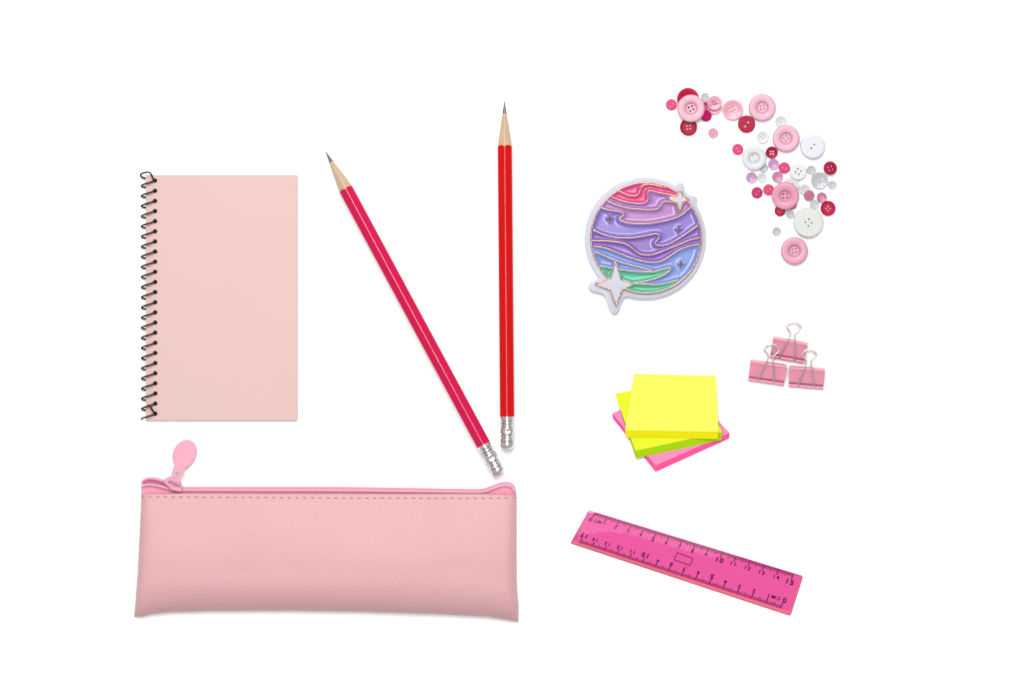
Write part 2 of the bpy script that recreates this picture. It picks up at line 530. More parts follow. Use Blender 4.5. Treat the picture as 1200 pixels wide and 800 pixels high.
# pull tab: flat neck with a pointed opening, oval tag
bm = bmesh.new()
outer = [(201.6, 556.2), (203.0, 551.5), (205.2, 545.0), (211, 544.3), (217.8, 546.8), (216.0, 552.5), (213.9, 559.6), (212.2, 563.0), (208.8, 565.6), (204.8, 566.0), (202.2, 564.6), (203.6, 563.2), (207.2, 563.6), (209.8, 561.8), (205.8, 560.2), (202.4, 559.6)]
outer = [(201.4, 557.2), (203.0, 551.5), (205.2, 544.6), (211, 544.3), (217.8, 546.6), (216.0, 552.5), (213.9, 559.6), (212.4, 563.2), (209.4, 565.8), (205.4, 566.2), (202.2, 564.4), (201.0, 561.2)]
hole1 = [(204.0, 557.4), (205.6, 554.0), (208.0, 552.0), (210.8, 552.2), (211.6, 554.6), (211.4, 558.6), (210.2, 561.6), (208.0, 563.2), (205.6, 562.8), (204.2, 560.6)]
def sm(pl, n=3): return [(qx(p.x), qy(p.y)) for p in catmull([(a, b, 0) for a, b in pl], n, True)]
plate(bm, sm(outer), [sm(hole1)], .182, .204)
tilt = math.radians(64)
prism(bm, ellipse(qx(216.7), qy(531.4), .172, .134, tilt, 48), .176, .208, .010, 3)
for v in bm.verts:                                            # hangs from the slider down to the ground
    v.co.z -= .150 * smoothstep(qy(563), qy(538), v.co.y)
link('pull_tab', bm, M['slider'], slider, 40)

# ---------------------------------------------------------------- sticky note pads
def pad(top, shift, z0, z1, tm, sm_, label):
    cx = sum(p[0] for p in top) / 4; cy = sum(p[1] for p in top) / 4
    root = empty('sticky_note_pad', (X(cx), Y(cy), z0))
    tag(root, label, 'note pad', 'stacked sticky note pads')
    lo = [(X(a + q[0]) - X(cx), Y(b + q[1]) - Y(cy)) for (a, b), q in zip(top, shift)]
    hi = [(X(a) - X(cx), Y(b) - Y(cy)) for a, b in top]
    h = z1 - z0
    bm = bmesh.new()
    rows = []
    nl = 9
    for k in range(nl):                                        # a block of sheets slipped a little toward the front
        f = k / (nl - 1)
        row = []
        for i in range(4):
            a, b = lo[i], hi[i]; c, d = lo[(i+1) % 4], hi[(i+1) % 4]
            for q in range(8):
                g = q / 8
                jx = .0006 * math.sin(k*2.7 + i + q*.3); jy = .0006 * math.sin(k*4.1 + i*2 + q*.2)
                px = (a[0]*(1-g) + c[0]*g) * (1-f) + (b[0]*(1-g) + d[0]*g) * f
                py = (a[1]*(1-g) + c[1]*g) * (1-f) + (b[1]*(1-g) + d[1]*g) * f
                row.append((px + jx*(0 < k < nl-1), py + jy*(0 < k < nl-1), h * f))
        rows.append(row)
    vs = grid(bm, rows, closed_u=True)
    bm.faces.new(vs[0][::-1]); bm.faces.new(vs[-1])
    link('sheet_block', bm, sm_, root, 30)
    bm = bmesh.new()
    n = 20; rows = []
    for j in range(n + 1):
        v = j / n; row = []
        for i in range(n + 1):
            u = i / n
            px = (hi[0][0]*(1-u) + hi[1][0]*u)*(1-v) + (hi[3][0]*(1-u) + hi[2][0]*u)*v
            py = (hi[0][1]*(1-u) + hi[1][1]*u)*(1-v) + (hi[3][1]*(1-u) + hi[2][1]*u)*v
            row.append((px, py, h + .002 + .003 * max(0, v - .7) * math.sin(u * 3.1)))
        rows.append(row)
    grid(bm, rows)
    link('top_sheet', bm, tm, root, 180)
    return root
pt = lambda n, c: plain(n, c, .75, spec=.15, vary=.012, vscale=2)
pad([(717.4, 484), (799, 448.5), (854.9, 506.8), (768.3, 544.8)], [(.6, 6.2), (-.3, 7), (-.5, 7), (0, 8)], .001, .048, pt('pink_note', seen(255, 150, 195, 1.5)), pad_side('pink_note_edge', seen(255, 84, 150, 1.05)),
    'bright pink sticky note pad, bottom of the stack of three')
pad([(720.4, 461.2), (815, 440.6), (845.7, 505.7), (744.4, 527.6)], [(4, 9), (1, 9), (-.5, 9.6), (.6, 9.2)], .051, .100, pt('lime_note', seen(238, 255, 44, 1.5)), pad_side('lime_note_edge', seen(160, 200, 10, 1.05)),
    'lime green sticky note pad in the middle of the stack of three')
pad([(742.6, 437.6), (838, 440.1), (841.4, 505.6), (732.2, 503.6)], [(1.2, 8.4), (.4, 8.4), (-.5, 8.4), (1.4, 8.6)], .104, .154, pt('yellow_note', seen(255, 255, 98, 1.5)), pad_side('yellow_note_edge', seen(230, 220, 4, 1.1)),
    'yellow sticky note pad lying straight on top of the stack of three')

# ---------------------------------------------------------------- ruler
ru = empty('ruler', (X(805), Y(660), 0))
tag(ru, 'see-through pink fifteen centimetre ruler with black numbers along both edges', 'ruler')
rx0, ry0 = X(805), Y(660)
def homography(dst):
    src = [(0, 0), (1, 0), (1, 1), (0, 1)]
    A = []; b = []
    for (u, v), (x, y) in zip(src, dst):
        A.append([u, v, 1, 0, 0, 0, -u*x, -v*x]); b.append(x)
        A.append([0, 0, 0, u, v, 1, -u*y, -v*y]); b.append(y)
    h = np.linalg.solve(np.array(A), np.array(b))
    return lambda u, v: ((h[0]*u + h[1]*v + h[2]) / (h[6]*u + h[7]*v + 1), (h[3]*u + h[4]*v + h[5]) / (h[6]*u + h[7]*v + 1))
HR = homography([(690.0, 597.0), (941.6, 674.2), (926.4, 721.4), (667.8, 636.2)])
RL, RW = 262.0, 45.0
def rz(u, v):
    vb = .38 - .12 * u + .40 * math.exp(-((u + .02) / .12) ** 2)
    d = (vb - v) * RW
    z = 6.0
    k = .20
    if d > -2: z -= k * (d + 2) ** 2 / 8 if d < 2 else k * d
    return z * S
def rp(x, y, z=None):
    u, v = x / RL, y / RW
    a, b = HR(u, v)
    return (X(a) - rx0, Y(b) - ry0, (rz(u, v) + z))
bm = bmesh.new()
xi0, xi1, yi0, yi1 = 1.6, RL - 2.2, .5, RW - 4.2          # inset of the top face: sloping polished edges
def inset_at(f, r=2.6, H=40):
    d = min(f, 1 - f) * H
    return 0 if d >= r else r - math.sqrt(max(0, r*r - (r-d)**2))
vvs = [0, .006, .015, .03, .05, .07] + [.07 + .86 * i / 26 for i in range(1, 26)] + [.93, .95, .97, .985, .994, 1]
rt, rb = [], []
for v in vvs:
    i = inset_at(v)
    a, b = xi0 + i, xi1 - i
    rt.append([rp(a + (b-a)*k/120, yi0 + (yi1-yi0)*v, 0) for k in range(121)])
    a, b = i, RL - i
    rb.append([rp(a + (b-a)*k/120, RW*v, 0)[:2] + (.006,) for k in range(121)])
grid(bm, rt, 0); grid(bm, rb, 0)
n_before = len(bm.faces)
grid(bm, [per(rt), per(rb)], 1, closed_u=True)
bm.faces.ensure_lookup_table()
for f in bm.faces[n_before:]:                                 # the upper edge is cut square and stays clear
    c = f.calc_center_median(); f.normal_update()
    if abs(f.normal.y) > .8 and c.y + ry0 > Y(598) - (c.x + rx0 - X(690)) * .307 - .12: f.material_index = 0
bmesh.ops.remove_doubles(bm, verts=bm.verts[:], dist=.0003)

def sheet_glass(name, col, spec_rough=.06, diff=None, frac=.0, ior=1.2):
    m, nt, p = node_mat(name)
    out = nt.nodes['Material Output']
    t = nt.nodes.new('ShaderNodeBsdfTransparent'); t.inputs[0].default_value = col + (1,)
    g = nt.nodes.new('ShaderNodeBsdfGlossy'); g.inputs['Roughness'].default_value = spec_rough
    fr = nt.nodes.new('ShaderNodeFresnel'); fr.inputs[0].default_value = ior
    m1 = nt.nodes.new('ShaderNodeMixShader')
    nt.links.new(fr.outputs[0], m1.inputs[0]); nt.links.new(t.outputs[0], m1.inputs[1]); nt.links.new(g.outputs[0], m1.inputs[2])
    if diff:
        d = nt.nodes.new('ShaderNodeBsdfDiffuse'); d.inputs[0].default_value = diff
        m2 = nt.nodes.new('ShaderNodeMixShader'); m2.inputs[0].default_value = frac
        nt.links.new(m1.outputs[0], m2.inputs[1]); nt.links.new(d.outputs[0], m2.inputs[2])
        nt.links.new(m2.outputs[0], out.inputs[0])
    else:
        nt.links.new(m1.outputs[0], out.inputs[0])
    return m
M['ruler'] = sheet_glass('pink_acrylic', (.922, .562, .765), .03, seen(236, 70, 150), .05)
M['ruler_edge'] = sheet_glass('pink_acrylic_edge', (.98, .72, .72), .1, seen(255, 136, 140, 1.2), .45)
link('ruler_body', bm, [M['ruler'], M['ruler_edge']], ru, 50)

# the scale is printed on the underside and seen through the plastic
ink = plain('black_ink', (.010, .003, .010, 1), .6, spec=.05)
def rquad(bm, x0, y0, x1, y1, w, flip):
    dx, dy = x1-x0, y1-y0; l = math.hypot(dx, dy); nxx, nyy = -dy/l*w/2, dx/l*w/2
    vs = []
    for (x, y) in ((x0+nxx, y0+nyy), (x1+nxx, y1+nyy), (x1-nxx, y1-nyy), (x0-nxx, y0-nyy)):
        if flip: x, y = RL - x, RW - y
        vs.append(bm.verts.new(rp(x, y, 0)[:2] + (.010,)))
    bm.faces.new(vs)
def text_faces(s, size, bold=.0):
    cu = bpy.data.curves.new('numeral', 'FONT'); cu.body = s; cu.size = size; cu.align_x = 'CENTER'; cu.align_y = 'CENTER'; cu.offset = bold
    cu.space_character = 1.25
    ob = bpy.data.objects.new('numeral', cu); sc.collection.objects.link(ob)
    bpy.context.view_layer.update()
    me = bpy.data.meshes.new_from_object(ob.evaluated_get(bpy.context.evaluated_depsgraph_get()))
    V = [tuple(v.co) for v in me.vertices]; F = [tuple(p.vertices) for p in me.polygons]
    bpy.data.objects.remove(ob); bpy.data.curves.remove(cu); bpy.data.meshes.remove(me)
    return V, F
def rtext(bm, s, cx, cy, size, bold, flip, wide=1.0):
    V, F = text_faces(s, size, bold)
    vs = []
    for (x, y, z) in V:
        px, py = cx + x * wide, cy - y
        if flip: px, py = RL - px, RW - py
        vs.append(bm.verts.new(rp(px, py, 0)[:2] + (.010,)))
    for f in F:
        try: bm.faces.new([vs[i] for i in f])
        except ValueError: pass
for flip in (False, True):
    g0 = 4.2 if flip else 1.0                                   # where the printed scale starts from the edge
    a0, a1 = (9.5, RL - 11) if not flip else (12, RL - 10.5)
    bm = bmesh.new()
    for k in range(151):
        x = a0 + (a1 - a0) * k / 150
        ln = 6.6 if k % 10 == 0 else (4.8 if k % 5 == 0 else 3.3)
        rquad(bm, x, g0, x, g0 + ln, .8 if k % 10 == 0 else .6 if k % 5 == 0 else .56, flip)
    link('graduation', bm, ink, ru, None)
    for k in range(16):
        bm = bmesh.new()
        x = a0 + (a1 - a0) * k / 15
        big = k % 5 == 0
        if k == 0:
            rtext(bm, '0', x - 1.2, g0 + 9.8, 7.2, .10, flip, 1.1); link('numeral', bm, ink, ru, None); bm = bmesh.new(); rtext(bm, 'CM', x + 8.2, g0 + 9.6, 5.0, .035, flip, 1.2)
        else:
            rtext(bm, str(k), x - (1.0 if big and k == 15 else 0), g0 + (10.0 if big else 9.2), 7.4 if big else 5.7,   .13 if big else .06, flip, 1.15 if big else 1.2)
        link('unit_mark' if k == 0 else 'numeral', bm, ink, ru, None)
bm = bmesh.new()
box = [(793.6, 647.0), (811.7, 653.8), (808.7, 662.0), (790.0, 655.2)]
for (ax, ay), (bx, by) in zip(box, box[1:] + box[:1]):
    dx, dy = bx-ax, by-ay; l = math.hypot(dx, dy); ex_, ey_ = dx/l*.3, dy/l*.3; px_, py_ = -dy/l*.3, dx/l*.3
    bm.faces.new([bm.verts.new((X(p) - rx0, Y(q) - ry0, .010)) for p, q in ((ax-ex_+px_, ay-ey_+py_), (bx+ex_+px_, by+ey_+py_), (bx+ex_-px_, by+ey_-py_), (ax-ex_-px_, ay-ey_-py_))])
link('outlined_box', bm, ink, ru, None)

# ---------------------------------------------------------------- binder clips
def clip(TL, TR, BL, label):
    ax, ay = X(BL[0]), Y(BL[1])
    root = empty('binder_clip', (ax, ay, 0))
    tag(root, label, 'binder clip', 'pink binder clips')
    U = Vector((X(TR[0]) - X(TL[0]), Y(TR[1]) - Y(TL[1])))
    V = Vector((X(BL[0]) - X(TL[0]), Y(BL[1]) - Y(TL[1])))
    O = Vector((X(TL[0]) - ax, Y(TL[1]) - ay))
    def P(a, b, z): q = O + U*a + V*b; return Vector((q.x, q.y, z))
    th = .006
    zs, zl = .14, .05
    # folded steel sheet: lower plate, rounded spine, upper plate sloping down to the lips
    path = [(.93, .010), (.6, .008), (.25, .008), (.10, .010)]
    for k in range(1, 6):
        t = k / 6 * math.pi
        path.append((.10 - .10*math.sin(t) ** .8, .010 + (zs - .030) * (1 - math.cos(t)) / 2))
    path += [(.045, zs - .016), (.065, zs - .0065), (.10, zs - .003), (.135, zs), (.16, zs - .006), (.30, zs - .024), (.55, zs - .052), (.75, zs - .073), (.80, zs - .079), (.835, zs - .092), (.86, .024), (.90, .022)]
    bm = bmesh.new()
    na = 10
    outer = [[P(a/na, b, z) for a in range(na + 1)] for b, z in path]
    # offset inward for thickness
    inner = []
    for i, (b, z) in enumerate(path):
        b0, z0 = path[max(i-1, 0)]; b1, z1 = path[min(i+1, len(path)-1)]
        db, dz = (b1-b0)*.24, z1-z0; l = math.hypot(db, dz) or 1
        nb_, nz_ = dz/l/.24, -db/l
        inner.append([P(a/na, b + nb_*th*1.0, z + nz_*th*1.0) for a in range(na + 1)])
    grid(bm, outer); grid(bm, inner)
    grid(bm, [per(outer), per(inner)], closed_u=True)
    bmesh.ops.remove_doubles(bm, verts=bm.verts[:], dist=.0002)
    link('steel_body', bm, M['clip'], root, 45)
    # rolled lips, cut away where the wire passes
    for (z, bb) in ((zl - .003, .955), (.0160, .965)):
        bm = bmesh.new()
        for a0, a1 in ((0, .245), (.29, .70), (.745, 1)):
            tube(bm, [P(a0, bb, z), P((a0+a1)/2, bb, z), P(a1, bb, z)], .0155, 12)
        link('rolled_lip', bm, M['clip'], root, 60)
    # wire handles
    H = [(.255, .96), (.268, .90), (.30, .68), (.37, .34), (.435, .02), (.465, -.18), (.452, -.30), (.395, -.41), (.34, -.50), (.335, -.60), (.375, -.72), (.45, -.80), (.53, -.83), (.62, -.80), (.70, -.72), (.735, -.62), (.72, -.52), (.66, -.41), (.61, -.31), (.60, -.20), (.622, .02), (.655, .34), (.70, .68), (.722, .90), (.735, .96)]
    for up in (True, False):
        pts = []
        for a, b in H:
            if up:
                z = .072 + (zs + .022 - .072) * (.96 - b) / .86
                z = min(z, zs + .020 + .02 * max(0, -b))
                if b > .93: z = zl
            else:
                z = .020 if b > .1 else .012
                b = b * .93 if b < 0 else b
                a = .53 + (a - .53) * .97
                if b > .93: z = .03
            pts.append(P(a, b, z))
        bm = bmesh.new()
        tube(bm, catmull(pts, 5), .0080, 10)
        link('wire_handle', bm, M['steel'], root, 180)
clip((906.3, 393.9), (945.9, 401.0), (902.2, 418.0), 'pink binder clip at the top of the three, its jaws just above the other two')
clip((879.6, 420.6), (921.4, 426.6), (876.6, 445.2), 'pink binder clip at the lower left of the three clips')
clip((925.2, 427.8), (965.9, 431.3), (923.8, 452.0), 'pink binder clip at the lower right of the three, wire loop upright')

# ---------------------------------------------------------------- planet badge
bd = empty('planet_badge', (X(756), Y(279.5), 0))
tag(bd, 'round badge of a striped purple planet with gold lines and two white stars', 'badge')
bx0, by0 = X(756), Y(279.5)
def kx(px): return X(px) - bx0
def ky(py): return Y(py) - by0
def arc(cx, cy, r, a0, a1, n):                                 # screen angles, y down
    return [(cx + r*math.cos(math.radians(a0 + (a1-a0)*k/n)), cy + r*math.sin(math.radians(a0 + (a1-a0)*k/n))) for k in range(n + 1)]
lobe1 = [(p.x, p.y) for p in catmull([(733, 347.2, 0), (730.2, 350.5, 0), (727.6, 357, 0), (725.2, 364, 0), (722.4, 367.2, 0), (719, 367.6, 0), (715.6, 365.6, 0), (713, 360, 0), (710.2, 351, 0), (707.6, 346, 0), (703.5, 343.8, 0), (697, 342.2, 0), (691.6, 340.4, 0), (689.2, 336.8, 0), (690.8, 332.6, 0), (696, 329.2, 0), (700.4, 327.0, 0), (702.2, 325.0, 0)], 4)]
lobe2 = [(p.x, p.y) for p in catmull([(791.6, 218.4, 0), (793.2, 215.8, 0), (796.2, 214.2, 0), (799.2, 215.0, 0), (801, 218.4, 0), (802.4, 224, 0), (804.4, 227.4, 0), (808.6, 229, 0), (813.6, 229.8, 0), (816.6, 232.6, 0), (816.6, 236.4, 0), (815.2, 240.2, 0)], 4)]
ang = lambda p: math.degrees(math.atan2(p[1]-279.5, p[0]-756))
a_l1s, a_l1e, a_l2s, a_l2e = ang(lobe1[0]), ang(lobe1[-1]), ang(lobe2[0]), ang(lobe2[-1])
outline = lobe1 + arc(756, 279.5, 71, a_l1e, a_l2s + 360, 60)[1:-1] + lobe2 + arc(756, 279.5, 71, a_l2e, a_l1s, 60)[1:-1]
bm = bmesh.new()
prism(bm, [(kx(a), ky(b)) for a, b in outline], .004, .075, .024, 4)
link('rim', bm, M['rim'], bd, 60)

CX, CY, CR = 757, 279, 64.4
curves = {
 'pink_fold': [(721.2, 224.4), (726.7, 225.1), (735, 228.7), (741, 229.9), (744.8, 229.7), (748.6, 226.8), (750.1, 221.6), (753, 218), (759.7, 216.5), (770.6, 218.1), (778.9, 220.5)],
 'c2': [(715.7, 230.9), (724.7, 234.4), (735, 237.5), (748.7, 239.0), (755.6, 237.9), (759.0, 234.0), (758.9, 227.8), (759.4, 224.6), (762.6, 223.7), (770.6, 226.0), (781, 227.8), (791.2, 229.6), (797, 229), (806, 224)],
 'c3': [(709.2, 234.5), (721.2, 240.2), (735, 244), (747, 245.4), (759.7, 246), (767.2, 245.6), (772, 243.8), (774.2, 240.5), (776.4, 237.2), (781, 236.4), (791.2, 237.4), (797, 237), (801.5, 234.8), (806.0, 236.0), (808.0, 240.5)],
 'c4': [(702.5, 243.6), (714.4, 246.7), (724, 248.2), (729.6, 249.8), (729.6, 253.0), (725.4, 256.6), (728.4, 259.6), (736, 261.8), (747, 262.6), (759.7, 262.4), (770.6, 260.9), (787.8, 256.9), (798.1, 252.4), (805, 246.6), (811.5, 242.4)],
 'c5': [(694.0, 269.2), (707.5, 275.4), (721.2, 278.5), (731, 279.2), (741.9, 278.9), (759.7, 275.8), (764.5, 274.8), (769.4, 274.4), (772.6, 276.4), (771.2, 279.8), (768.0, 284.6), (769.2, 287.6), (777.5, 287.8), (787.8, 284), (805, 273.4), (820, 262.6)],
 'c6': [(692.4, 282.3), (704, 282.4), (714.4, 283), (729.5, 285), (738.4, 289.2), (746, 295.6), (752.8, 298.6), (763.7, 298.8), (777.5, 294), (794.7, 287.1), (808.4, 281.6), (822, 278.4)],
 'c7': [(692.8, 288.4), (707.5, 290.5), (721.2, 295.4), (738.4, 302.0), (754.4, 306.4), (767.5, 307.6), (778.5, 304.2), (794.7, 293.6), (808.4, 288.5), (821.5, 286)],
 'c8': [(694.6, 294.2), (704, 298.2), (714.6, 302.6), (728, 307.6), (741.3, 311.4), (758.8, 315.6), (767, 318.2)],
 'tongue': [(700.6, 311.2), (712, 313.6), (725.5, 315.8), (741, 317.9), (758.8, 318.8), (767.5, 318.3), (776.3, 315.9), (784.2, 313.8), (785.6, 315.6), (778.9, 321.4), (767.5, 326.7), (754.4, 330.0), (743, 331.6)],
 'c10': [(739, 331.2), (746, 332.4), (754.4, 333.0), (767.5, 333.7), (780.6, 332), (796, 327.8)],
}
dense_c = {k: np.array([(p.x, p.y) for p in catmull([(a, b, 0) for a, b in v], 8)]) for k, v in curves.items()}
big_star = [(721, 306.6), (727.6, 327.6), (743.4, 332.8), (729.2, 338.8), (721.7, 358.4), (715, 339.6), (697.2, 332.8), (716.3, 325.6)]
small_star = [(797.3, 222.6), (799.6, 230.0), (806.6, 233.8), (800.2, 237.4), (795.6, 249.2), (792.9, 238.4), (782.6, 232.6), (792.4, 229.6)]
tiny = [(714.4, 256.4), (795.4, 269.2), (797.7, 309.6)]
def inside(poly, px, py):
    res = np.zeros(px.shape, bool); n = len(poly)
    for i in range(n):
        x1, y1 = poly[i]; x2, y2 = poly[(i+1) % n]
        c = ((y1 > py) != (y2 > py))
        with np.errstate(divide='ignore', invalid='ignore'):
            xx = (x2-x1) * (py-y1) / (y2-y1 if y2 != y1 else 1e-9) + x1
        res ^= c & (px < xx)
    return res
def seg_dist(pl, px, py, closed=False):
    d = np.full(px.shape, 1e9)
    n = len(pl)
    for i in range(n if closed else n - 1):
        a = np.array(pl[i], float); b = np.array(pl[(i+1) % n], float); v = b - a; L2 = max(v @ v, 1e-9)
        t = np.clip(((px-a[0])*v[0] + (py-a[1])*v[1]) / L2, 0, 1)
        d = np.minimum(d, np.hypot(px - a[0] - t*v[0], py - a[1] - t*v[1]))
    return d
# polar grid so the enamel ends cleanly on the gold ring
nr, na = 110, 440
rr = np.linspace(0.4, CR, nr)[:, None]; aa = (np.arange(na) * 2*np.pi/na)[None, :]
PX = CX + rr*np.cos(aa); PY = CY + rr*np.sin(aa)
D = np.minimum(np.full(PX.shape, 1e9), CR - rr + 0*aa)
for k, v in dense_c.items(): D = np.minimum(D, seg_dist(v, PX, PY))
D = np.minimum(D, seg_dist(big_star, PX, PY, True)); D = np.minimum(D, seg_dist(small_star, PX, PY, True))
Z = .078 + .034 * np.exp(-(D / 2.7) ** 2)
for (sx, sy) in tiny:
    q = np.hypot((PX - sx) * 1.15, PY - sy)
    Z += .020 * np.exp(-(q / 5.0) ** 4) * (.62 + .38*np.cos(4*np.arctan2(PY - sy, PX - sx)))
fx = (PX[:-1] + np.roll(PX, -1, 1)[1:]) / 2; fy = (PY[:-1] + np.roll(PY, -1, 1)[1:]) / 2
reg = np.zeros(fx.shape, int)
for i, k in enumerate(['c2', 'c3', 'c4', 'c5', 'c6', 'c7']):
    c = [tuple(q) for q in dense_c[k]]
    poly = c + [(900, c[-1][1]), (900, 420), (600, 420), (600, c[0][1])]
    reg[inside(poly, fx, fy)] = i + 1
tg = [tuple(q) for q in dense_c['tongue']] + [(721, 336), (690, 336), (690, 311)]
reg[inside(tg, fx, fy)] = 7
c = [tuple(q) for q in dense_c['c10']]
reg[inside(c + [(900, 328), (900, 420), (700, 420), (700, 336)], fx, fy)] = 8
cols = [('pink', (240, 84, 152)), ('lilac', (186, 128, 208)), ('orchid', (190, 136, 206)), ('violet', (146, 124, 216)), ('purple', (148, 114, 202)), ('plum', (150, 110, 204)), ('periwinkle', (136, 160, 232)), ('green', (92, 204, 168)), ('green', (92, 204, 168))]
enam = {}
for n_, c_ in cols:
    if n_ not in enam: enam[n_] = plain(n_ + '_enamel', seen(*[q + (255 - q) * .04 for q in c_], 1.70), .17, spec=.5)
for i in range(9):
    bm = bmesh.new(); vm = {}
    idx = np.argwhere(reg == i)
    for (j, k) in idx:
        f = []
        for (jj, kk) in ((j, k), (j, (k+1) % na), (j+1, (k+1) % na), (j+1, k)):
            if (jj, kk) not in vm: vm[(jj, kk)] = bm.verts.new((kx(PX[jj, kk]), ky(PY[jj, kk]), Z[jj, kk]))
            f.append(vm[(jj, kk)])
        bm.faces.new(f)
    if i == 4:                                               # close the centre
        ring = [bm.verts.new((kx(PX[0, k]), ky(PY[0, k]), Z[0, k])) for k in range(na)]
        bm.faces.new(ring[::8])
    for f in bm.faces:
        f.normal_update()
        if f.normal.z < 0: f.normal_flip()
    me = bpy.data.meshes.new('enamel_band'); bm.to_mesh(me); bm.free()
    me.materials.append(enam[cols[i][0]])
    me.polygons.foreach_set('use_smooth', [True] * len(me.polygons))
    o = bpy.data.objects.new('enamel_band', me); sc.collection.objects.link(o); o.parent = bd
    o['label'] = ['hot pink', 'lilac', 'orchid pink', 'blue violet', 'mid purple', 'deep purple', 'pale blue', 'green', 'green'][i] + ' enamel band'
# gold outlines
bm = bmesh.new()
for k, v in dense_c.items():
    n = len(v)
    pts = []
    for (a, b) in v:
        if math.hypot(a-CX, b-CY) <= CR + .3: pts.append((kx(a), ky(b), .107))
    if k == 'c3': pass
    w = .0088
    rad = [w * min(1, .35 + .65 * min(i, len(pts)-1-i) / 4) if k in ('pink_fold', 'c8') else w for i in range(len(pts))]
    tube(bm, pts, rad, 8)
grid(bm, [[(kx(a), ky(b), z) for a, b in arc(CX, CY, CR + .5, 0, 360, 120)[:-1]] for z in (.068, .104)], closed_u=True)   # the upright side of the metal disc
tube(bm, [(kx(a), ky(b), .104) for a, b in arc(CX, CY, CR, 0, 360, 120)[:-1]], .0095, 8, True)
link('gold_lines', bm, M['gold'], bd, 180)
def star(poly, zc, fill_scale, w):
    cx = sum(p[0] for p in poly)/8; cy = sum(p[1] for p in poly)/8
    bm = bmesh.new()
    prism(bm, [(kx(a), ky(b)) for a, b in poly], .06, .108)
    c = bm.verts.new((kx(cx), ky(cy), zc))
    top = [bm.verts.new((kx(cx + (a-cx)*fill_scale), ky(cy + (b-cy)*fill_scale), .112)) for a, b in poly]
    for i in range(8): bm.faces.new((top[i], top[(i+1) % 8], c))
    st = link('star', bm, M['star'], bd, 20)
    bm = bmesh.new()
    pts = []
    for i in range(8):
        a, b = poly[i], poly[(i+1) % 8]
        for k in range(5): pts.append((kx(a[0] + (b[0]-a[0])*k/5), ky(a[1] + (b[1]-a[1])*k/5), .112))
    tube(bm, pts, w, 6, True)
    link('star_outline', bm, M['gold'], st, 180)
star(big_star, .124, .92, .0085)
star(small_star, .119, .80, .010)
# the gold filled left point of the small star, and three tiny stars
bm = bmesh.new()
prism(bm, [(kx(a), ky(b)) for a, b in ((782.4, 232.6), (790.5, 229.9), (789.2, 233.4), (791.6, 237.2))], .10, .118)
link('gold_point', bm, M['gold'], bd, 25)
for sx, sy in tiny:
    bm = bmesh.new()
    pl = []
    for q in range(8):
        a = q * math.pi/4; r = (4.6 if q % 4 == 2 else 3.4) if q % 2 == 0 else 1.7
        pl.append((kx(sx + r*math.cos(a)), ky(sy - r*math.sin(a))))
    c = bm.verts.new((kx(sx), ky(sy), .112)); vs = [bm.verts.new((x_, y_, .100)) for x_, y_ in pl]
    for q in range(8): bm.faces.new((vs[q], vs[(q+1) % 8], c))
    link('gold_star', bm, M['gold'], bd, 25)

# ---------------------------------------------------------------- sewing buttons
BM = {
 'crimson': plain('crimson_plastic', seen(208, 20, 76), .32, spec=.12),
 'dark': plain('dark_crimson_plastic', seen(194, 18, 70), .32, spec=.12),
 'hot': plain('hot_pink_plastic', seen(240, 44, 122), .3, spec=.25),
 'coral': plain('coral_pink_plastic', seen(236, 56, 108), .3, spec=.25),
 'magenta': plain('magenta_plastic', seen(208, 14, 108), .3, spec=.2),
 'pale': plain('pale_pink_plastic', seen(247, 186, 208), .36, vary=.015, vscale=6),
 'mid': plain('mid_pink_plastic', seen(247, 166, 196), .36, vary=.015, vscale=6),
 'rose': plain('rose_pink_plastic', seen(240, 168, 194), .36, vary=.015, vscale=6),
 'white': plain('white_plastic', seen(240, 240, 243), .4),
 'lavwhite': plain('lavender_white_plastic', seen(240, 238, 249), .4),
 'warm': plain('warm_white_plastic', seen(234, 235, 231), .45, vary=.02, vscale=8),
 'milky': clear('milky_plastic', (.93, .94, .95, 1), seen(244, 246, 249, 1.5), .30, .3),
 'clear': clear('clear_plastic', (.95, .95, .96, 1), seen(232, 234, 238, 1.5), .42, .12, 14),
 'grey': clear('smoky_clear_plastic', (.95, .955, .97, 1), seen(220, 223, 228, 1.5), .40, .14, 14),
 'cpink': clear('clear_pink_plastic', (1, .80, .88, 1), seen(255, 190, 214, 1.5), .40, .12, 10),
 'glit': clear('pink_glitter_plastic', (1, .80, .86, 1), seen(255, 184, 204, 1.5), .22, .2, 30),
 'lilac': clear('lilac_pearl_plastic', (.90, .75, .95, 1), seen(216, 164, 214, 1.5), .18, .18, 5),
 'orchid': clear('orchid_pearl_plastic', (.92, .66, .84, 1), seen(222, 146, 190, 1.5), .18, .18, 5),
 'dusty': clear('dusty_pink_plastic', (.95, .6, .75, 1), seen(224, 134, 168, 1.5), .2, .18, 5),
}
